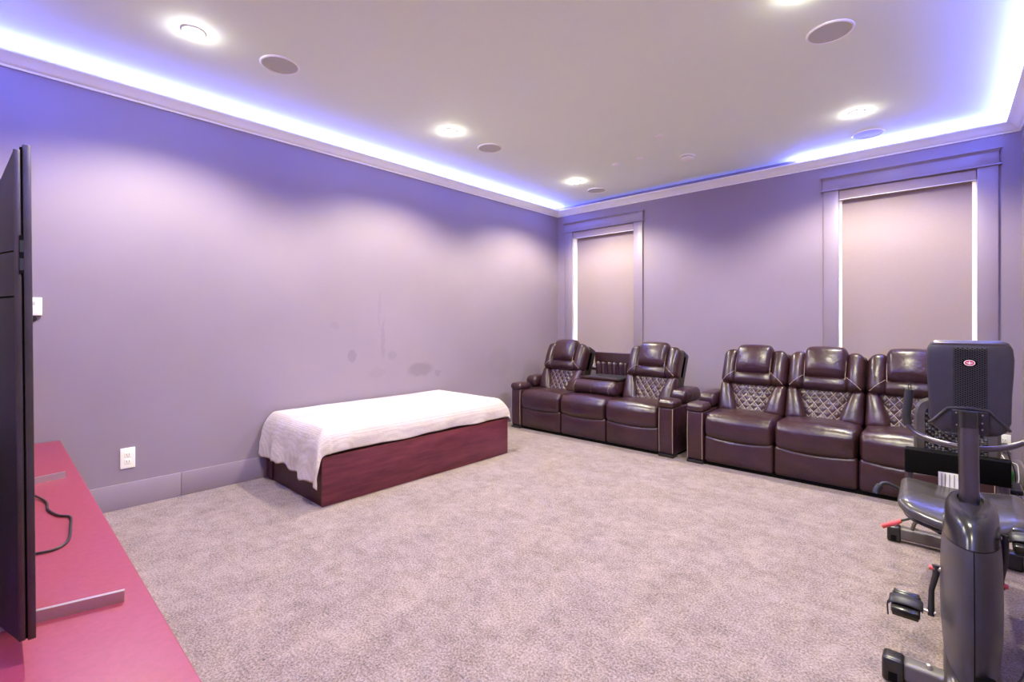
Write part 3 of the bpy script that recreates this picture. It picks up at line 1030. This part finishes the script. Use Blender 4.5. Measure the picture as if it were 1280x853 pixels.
# stabilisers
for nm, y, xa, xb, rr in (('front_stabilizer', 2.225, -0.174, 0.292, 0.033), ('rear_stabilizer', 3.655, -0.262, 0.302, 0.034)):
    st = bp(nm, MB().rbox(xa + 0.06, xb - 0.06, y - rr, y + rr, 0.022, 0.022 + 2 * rr, 0.014, k=3), M['bike_frame'])
    for s, x in ((-1, xa), (1, xb)):
        x0, x1 = sorted((x, x - s * 0.065))
        bp('end_cap', MB().rbox(x0, x1, y - rr - 0.003, y + rr + 0.003, 0.0, 0.025 + 2 * rr, 0.014, k=3), M['bike_cap'], st)
        bp('leveller', MB().box(min(x, x - s * 0.02) - 0.0 + 0.02, min(x, x - s * 0.02) + 0.045, y - rr - 0.006, y - rr + 0.002, 0.012, 0.042), M['black_matte'], st)
    bp('bolt', MB().lathe([(0.0005, 0.012), (0.008, 0.010), (0.011, 0.0), (0.011, -0.003)], 12, M=Matrix.Translation((xa + 0.13, y, 0.022 + 2 * rr + 0.002))), M['steel'], st)
# frame: low spine and seat rail
bp('main_frame', MB().tube(smooth_path([(SHX, 2.60, 0.13), (SHX - 0.005, 2.9, 0.17), (0.05, 3.3, 0.17), (0.035, 3.55, 0.11), (0.03, 3.66, 0.075)]), 0.036, 12), M['bike_frame'])
bp('seat_rail', MB().tube([(SHX, 2.72, 0.30), (0.05, 3.1, 0.34), (0.04, 3.45, 0.385)], 0.032, 12).tube([(0.04, 3.40, 0.37), (0.04, 3.42, 0.14)], 0.028, 10), M['bike_frame'])
bp('lift_handle', MB().tube(smooth_path([(-0.02, 3.60, 0.12), (-0.10, 3.60, 0.155), (-0.13, 3.60, 0.15), (-0.145, 3.61, 0.10)][::-1]), 0.010, 8), M['bike_frame'])
# mast
bp('mast', MB().tube([(0.066, 2.525, 0.58), (0.064, 2.555, 0.90)], 0.0295, 24), M['bike_steel'])
bp('mast_collar', MB().tube([(0.064, 2.553, 0.898), (0.0635, 2.556, 0.958)], 0.0315, 24), M['bike_cap'])
# console
CX, CY = 0.066, 2.635
csec = [(0.858, 0.060, 0.010), (0.866, 0.086, 0.022), (0.885, 0.108, 0.030), (0.92, 0.119, 0.034), (0.97, 0.1195, 0.036), (1.03, 0.121, 0.036), (1.10, 0.1255, 0.036), (1.16, 0.1275, 0.036), (1.20, 0.124, 0.035), (1.214, 0.118, 0.032)]


def cy_at(z):
    return CY + 0.02 * (z - 1.0)


con = bp('console', MB().loft([superring(CX, cy_at(z), z, w, d, 56, 6) for z, w, d in csec]), M['bike_grey'], angle=45)
bp('console_top', MB().loft([superring(CX, cy_at(z) + 0.002, z, w, d, 56, 6) for z, w, d in ((1.2142, 0.118, 0.034), (1.222, 0.1145, 0.036), (1.229, 0.108, 0.032), (1.233, 0.095, 0.022))]), M['bike_steel'], con, angle=60)
bp('display', MB().rbox(CX - 0.09, CX + 0.09, CY + 0.03, CY + 0.045, 0.98, 1.18, 0.006), M['screen'], con)


def lattice(x0, x1, z0, z1, y, step, r):
    mb = MB()
    H_, W_ = z1 - z0, x1 - x0
    for sg, sl in ((1, 0.62), (-1, 0.62)):
        k = -int(W_ / step) * 1 - 2
        c = z0 - W_ * sl
        while c < z1 + W_ * sl:
            # z = c + sg*sl*(x-x0) (sg<0 measured from the right)
            pts = []
            for xx in (x0, x1):
                t = xx - x0 if sg > 0 else x1 - xx
                pts.append((xx, c + sl * t))
            (xa, za), (xb, zb) = pts
            # clip to z range
            ts = [0.0, 1.0]
            if abs(zb - za) > 1e-9:
                for zz in (z0, z1):
                    ts.append((zz - za) / (zb - za))
            ts = sorted(t for t in ts if -1e-9 <= t <= 1 + 1e-9)
            ok = [t for t in ts if z0 - 1e-6 <= za + (zb - za) * t <= z1 + 1e-6]
            if len(ok) >= 2 and ok[-1] - ok[0] > 0.02:
                mb.tube([(xa + (xb - xa) * t, y(za + (zb - za) * t), za + (zb - za) * t) for t in (ok[0], ok[-1])], r, 4)
            c += step
    return mb


fy = lambda z: cy_at(z) - 0.0362
gb = bp('grille', MB().add([(0.022, fy(0.968) - 0.001, 0.968), (0.118, fy(0.968) - 0.001, 0.968), (0.118, fy(1.085) - 0.001, 1.085), (0.118, fy(1.204) - 0.001, 1.204), (0.022, fy(1.204) - 0.001, 1.204), (0.022, fy(1.085) - 0.001, 1.085)],
                           [(0, 1, 2, 5), (5, 2, 3, 4)]), M['black_matte'], con)
g = bp('grille_mesh', lattice(0.022, 0.118, 0.968, 1.204, lambda z: fy(z) - 0.003, 0.0085, 0.0016), M['bike_grey'], con)
em_c = Vector((0.0685, fy(1.146) - 0.0055, 1.146))
ell = lambda a, b, y, n=28: [(em_c.x + a * math.cos(2 * PI * j / n), y, em_c.z + b * math.sin(2 * PI * j / n)) for j in range(n)]
em = bp('emblem', MB().loft([ell(0.0215, 0.0155, em_c.y + 0.006), ell(0.0215, 0.0155, em_c.y), ell(0.019, 0.0135, em_c.y - 0.0012)]), M['black_matte'], con)
bp('emblem_ring', MB().loft([ell(0.0165, 0.0118, em_c.y + 0.002), ell(0.0165, 0.0118, em_c.y - 0.002)]), M['label_white'], con)
bp('emblem_field', MB().loft([ell(0.0138, 0.0092, em_c.y + 0.002), ell(0.0138, 0.0092, em_c.y - 0.0028)]), M['emblem_red'], con)
ex, ey, ez = em_c
bp('emblem_mark', MB().box(ex - 0.0014, ex + 0.0014, ey - 0.0034, ey, ez - 0.0062, ez + 0.0062).box(ex - 0.0095, ex + 0.0095, ey - 0.0033, ey, ez - 0.0012, ez + 0.0016)
   .box(ex - 0.0055, ex + 0.0055, ey - 0.0033, ey, ez - 0.0042, ez - 0.0026), M['label_white'], con)
brk = bp('mount_plate', MB().rbox(0.016, 0.122, CY - 0.056, CY - 0.03, 0.868, 0.960, 0.004), M['bike_cap'], con)
bp('screws', MB().tube([(0.030, CY - 0.058, 0.948), (0.030, CY - 0.054, 0.948)], 0.003, 8).tube([(0.105, CY - 0.058, 0.946), (0.105, CY - 0.054, 0.946)], 0.003, 8)
   .tube([(0.104, CY - 0.058, 0.915), (0.104, CY - 0.054, 0.915)], 0.003, 8).tube([(0.104, CY - 0.058, 0.89), (0.104, CY - 0.054, 0.89)], 0.003, 8).tube([(0.032, CY - 0.058, 0.90), (0.032, CY - 0.054, 0.90)], 0.003, 8), M['steel'], con)
bp('housing_ridge', MB().tube([(-0.052, CY - 0.030, 0.895), (-0.040, CY - 0.036, 0.905), (0.005, CY - 0.040, 0.962), (0.064, CY - 0.040, 0.968), (0.122, CY - 0.040, 0.962), (0.168, CY - 0.036, 0.910), (0.180, CY - 0.030, 0.890)], 0.006, 8), M['bike_grey'], con)
# handlebar
hb_pts = [(-0.118, 2.72, 1.013), (-0.124, 2.722, 0.95), (-0.128, 2.722, 0.885), (-0.110, 2.715, 0.835), (-0.06, 2.70, 0.810), (0.0, 2.67, 0.802), (0.065, 2.655, 0.80), (0.13, 2.67, 0.803), (0.185, 2.70, 0.815), (0.232, 2.715, 0.845), (0.25, 2.722, 0.89), (0.247, 2.722, 0.95), (0.242, 2.72, 1.013)]
hbp = smooth_path(hb_pts, 6)
hb = bp('handlebar', MB().tube(hbp, 0.0115, 12).tube([(0.065, 2.56, 0.82), (0.065, 2.66, 0.805)], 0.018, 12), M['bike_steel'])
bp('grip', MB().tube(hbp[:16], 0.0165, 14), M['grip'], hb)
bp('grip', MB().tube(hbp[-16:], 0.0165, 14), M['grip'], hb)
bp('pulse_cable', MB().tube(smooth_path([(-0.121, 2.72, 1.012), (-0.122, 2.722, 1.03), (-0.120, 2.724, 1.045)]), 0.002, 6).tube([(-0.113, 2.72, 1.012), (-0.114, 2.72, 1.045)], 0.002, 6), M['grip'], hb)


# seat pan: wide glossy saddle with raised sides
def pan(p):
    q = p.copy()
    kx = (p.x - 0.045) / 0.215
    ky = (p.y - 3.0) / 0.2
    q.z += 0.028 * kx * kx + 0.02 * ky
    q.z -= 0.022 * max(0, -ky) ** 2 * (1 - 0.8 * kx * kx)
    q.y += 0.05 * kx * kx * max(0, -ky)
    return q


sp = bp('seat_pan', MB().rbox(-0.170, 0.260, 2.80, 3.2, 0.415, 0.483, (0.06, 0.06, 0.032), n=(8, 5, 1), k=5, f=pan), M['seat_vinyl'], angle=75)
bp('pan_rim', MB().rbox(-0.150, 0.240, 2.83, 3.18, 0.390, 0.425, (0.05, 0.06, 0.019), n=(8, 4, 1), k=3, f=pan), M['black_plastic'], sp, angle=70)
bp('seat_carriage', MB().rbox(-0.03, 0.13, 2.92, 3.25, 0.335, 0.41, 0.012, k=2), M['black_matte'], sp)
# dark housing at the foot of the backrest
bp('backrest_bracket', MB().rbox(-0.158, 0.225, 3.185, 3.265, 0.535, 0.655, 0.006, k=2), M['black_matte'])
for x in (-0.140, 0.205):
    bp('post', MB().tube([(x, 3.2, 0.44), (x, 3.21, 0.56)], 0.017, 12), M['bike_steel'])
bp('warning_label', MB().box(-0.028, 0.046, 3.172, 3.176, 0.495, 0.566), M['label_white'])
lb = bike.children[-1]
bp('label_lines', MB().box(-0.017, -0.0145, 3.1708, 3.1722, 0.498, 0.56), M['seam'], lb)
bp('label_lines', MB().box(-0.004, -0.0015, 3.1708, 3.1722, 0.498, 0.56), M['seam'], lb)
bp('label_lines', MB().box(0.012, 0.0145, 3.1708, 3.1722, 0.498, 0.56), M['seam'], lb)
bp('label_lines', MB().box(0.029, 0.0315, 3.1708, 3.1722, 0.498, 0.56), M['seam'], lb)
bp('label_backing', MB().box(-0.020, 0.040, 3.176, 3.20, 0.47, 0.575), M['black_matte'], lb)


# perforated backrest shell
def bshell(x, z):
    kx = (x - 0.036) / 0.165
    return Vector((x, 3.36 - 0.045 * kx * kx + 0.16 * (z - 0.6) ** 1 * 0.6, z))


def perforated():
    mb = MB()
    nx, nz = 18, 20
    x0, x1, z0, z1 = -0.085, 0.157, 0.60, 0.87
    for i in range(nx):
        for j in range(nz):
            xa, xb = x0 + (x1 - x0) * i / nx, x0 + (x1 - x0) * (i + 1) / nx
            za, zb = z0 + (z1 - z0) * j / nz, z0 + (z1 - z0) * (j + 1) / nz
            xc, zc = (xa + xb) / 2, (za + zb) / 2
            rx, rz = (xb - xa) * 0.29, (zb - za) * 0.29
            if (i + j) % 2 == 0:
                outer = [(xa, za), (xc, za), (xb, za), (xb, zc), (xb, zb), (xc, zb), (xa, zb), (xa, zc)]
                inner = [(xc + rx * math.cos(t), zc + rz * math.sin(t)) for t in [PI * 1.25 + PI / 4 * m for m in range(8)]]
                vs = [bshell(*p) for p in outer + inner]
                mb.add(vs, [(m, (m + 1) % 8, 8 + (m + 1) % 8, 8 + m) for m in range(8)])
            else:
                mb.add([bshell(*p) for p in ((xa, za), (xb, za), (xb, zb), (xa, zb))], [(0, 1, 2, 3)])
    return mb


bs = bp('seat_back', perforated(), M['bike_grey'], angle=60)
s = bs.modifiers.new('thickness', 'SOLIDIFY')
s.thickness = 0.008
fp = []
for k in range(49):
    t = 2 * PI * k / 48
    c, sn = math.cos(t), math.sin(t)
    e = 2 / 5
    x = 0.036 + 0.147 * abs(c) ** e * (1 if c > 0 else -1)
    z = 0.735 + 0.160 * abs(sn) ** e * (1 if sn > 0 else -1)
    fp.append(bshell(x, z) + Vector((0, 0.004, 0)))
rings = []
for k in range(48):
    p = fp[k]
    cpt = bshell(0.036, 0.735)
    d = Vector((p.x - 0.036, 0, p.z - 0.735)).normalized()
    rings.append([p + d * a + Vector((0, b, 0)) for a, b in ((-0.030, -0.010), (0.004, -0.020), (0.018, -0.004), (0.010, 0.014), (-0.028, 0.010))])
bp('back_frame', MB().loft(rings, closed=True), M['seat_vinyl'], bs, angle=50)
bp('back_badge', MB().lathe([(0.0005, 0.003), (0.018, 0.002), (0.019, 0.0), (0.0005, 0)], 20, M=Matrix.Translation((0.038, 3.372, 0.815)) @ Matrix.Rotation(PI / 2, 4, 'X')), M['label_white'], bs)
bp('back_support', MB().tube([(0.04, 3.40, 0.86), (0.04, 3.39, 0.60), (0.04, 3.33, 0.38)], 0.02, 10), M['bike_frame'])
# side handles by the seat
for sx, x0 in ((-1, -0.13), (1, 0.22)):
    sh_ = bp('side_handle', MB().tube(smooth_path([(x0 + (-0.02 if sx < 0 else 0.02) * 0, 3.05, 0.455), (x0 + sx * 0.07, 3.03, 0.495), (x0 + sx * 0.105, 3.01, 0.50), (x0 + sx * 0.125, 2.995, 0.468)]), 0.0085, 10), M['grip'])
    bp('handle_knob', MB().tube(smooth_path([(x0 + sx * 0.112, 3.0, 0.492), (x0 + sx * 0.126, 2.995, 0.468), (x0 + sx * 0.128, 2.99, 0.450)]), 0.0155, 10), M['grip'], sh_)
# adjustment lever with a red grip
al = bp('adjustment_lever', MB().tube([(-0.03, 3.20, 0.352), (-0.115, 3.2, 0.305), (-0.18, 3.2, 0.268)], 0.0055, 8), M['grip'])
bp('lever_grip', MB().tube([(-0.172, 3.2, 0.272), (-0.190, 3.2, 0.259), (-0.25, 3.2, 0.222)], [0.009, 0.0125, 0.012], 12), M['red'], al)
# cranks and pedals
AX = Vector((SHX, 2.44, 0.362))
bp('crank_axle', MB().tube([(-0.035, AX.y, AX.z), (0.150, AX.y, AX.z)], 0.011, 12), M['steel'])


def crank(side, dirn):
    x0 = -0.028 if side < 0 else 0.144
    xo = x0 + side * 0.018
    a = Vector((x0, AX.y, AX.z))
    e = a + Vector((side * 0.014, 0, 0)) + dirn * 0.165
    cr = bp('crank_arm', MB().tube([a - dirn * 0.012, a + dirn * 0.02, (a + e) / 2 + Vector((side * 0.006, 0, 0)), e + dirn * 0.012], [0.013, 0.011, 0.009, 0.011], 10), M['black_plastic'])
    bp('crank_bolt', MB().tube([a + Vector((side * 0.002, 0, 0)), a + Vector((side * 0.020, 0, 0))], 0.009, 10), M['red'] , cr)
    bp('pedal_bolt', MB().tube([e - Vector((0.014, 0, 0)), e + Vector((0.014, 0, 0))], 0.007, 10), M['steel'], cr)
    pc = e + Vector((side * (0.074 if side < 0 else 0.060), 0, 0))
    tilt = Matrix.Translation(pc) @ Matrix.Rotation(math.radians(20), 4, 'X')
    pd = bp('pedal', MB().rbox(-0.044, 0.044, -0.05, 0.05, -0.012, 0.012, 0.006, k=2, M=tilt), M['black_plastic'])
    for ya in (-0.054, 0.03):
        bp('tread', MB().rbox(-0.040, 0.040, ya, ya + 0.024, -0.018, 0.018, 0.004, k=1, M=tilt), M['bike_cap'], pd)
    bp('axle_stub', MB().tube([e + Vector((side * 0.005, 0, 0)), pc], 0.006, 8), M['steel'], pd)

    def strap(a_, b_):
        t = a_ * PI
        return Vector((math.cos(t) * 0.052, (b_ - 0.6) * 0.05, 0.010 + 0.018 * math.sin(t) ** 0.8 if 0 < a_ < 1 else 0.010))
    stp = MB().grid(strap, 18, 1)
    stp.v = [tilt @ v for v in stp.v]
    so = bp('strap', stp, M['black_plastic'], pd, angle=80)
    so.modifiers.new('thickness', 'SOLIDIFY').thickness = 0.003
    bp('strap_tail', MB().tube(smooth_path([pc + Vector((side * 0.048, -0.01, 0.01)), pc + Vector((side * 0.056, -0.012, -0.01)), pc + Vector((side * 0.054, -0.012, -0.055))]), 0.0028, 6), M['black_plastic'], pd)


dl = Vector((0, -0.13, -1)).normalized()
crank(-1, dl)
crank(1, -dl)
bp('power_cord', MB().tube(smooth_path([(0.11, 2.30, 0.03), (0.155, 2.40, 0.006), (0.185, 2.47, 0.006), (0.215, 2.58, 0.006), (0.235, 2.75, 0.006), (0.27, 3.0, 0.006), (0.33, 3.6, 0.006), (0.37, 4.2, 0.006), (0.39, 4.9, 0.006), (0.40, 5.25, 0.012)], 8), 0.0035, 6), M['black_plastic'])

# ------------------------------------------------------------------ bits on the floor by the window outlet
ps = tag(empty('power_strip', (0.37, 5.36, 0)), 'black power strip on the carpet below the outlet behind the bike', 'power strip')
obj('housing', MB().rbox(-0.06, 0.06, -0.13, 0.13, 0.0, 0.04, 0.01), M['black_plastic'], ps)
obj('socket', MB().rbox(-0.016, 0.016, -0.10, -0.06, 0.039, 0.0425, 0.004), M['dark_slot'], ps)
obj('socket', MB().rbox(-0.016, 0.016, -0.02, 0.02, 0.039, 0.0425, 0.004), M['dark_slot'], ps)
obj('socket', MB().rbox(-0.016, 0.016, 0.06, 0.10, 0.039, 0.0425, 0.004), M['dark_slot'], ps)
gbx = obj('green_bottle', MB().lathe([(0.0005, 0.0), (0.030, 0.0), (0.034, 0.006), (0.035, 0.07), (0.030, 0.095), (0.015, 0.11), (0.0135, 0.118), (0.0135, 0.135), (0.0005, 0.136)], 24), M['green'])
gbx.location = (0.375, 5.60, 0)
tag(gbx, 'small green bottle standing by the back wall under the outlet', 'bottle')
wc = obj('white_cord', MB().tube(smooth_path([(0.345, YB - 0.02, 0.205), (0.37, YB - 0.06, 0.165), (0.40, YB - 0.05, 0.160), (0.43, YB - 0.05, 0.145), (0.437, YB - 0.06, 0.09), (0.437, YB - 0.08, 0.03), (0.42, YB - 0.2, 0.006)]), 0.0035, 6), M['white_plastic'])
tag(wc, 'thin white cord hanging down the wall beside the back outlet', 'cord')
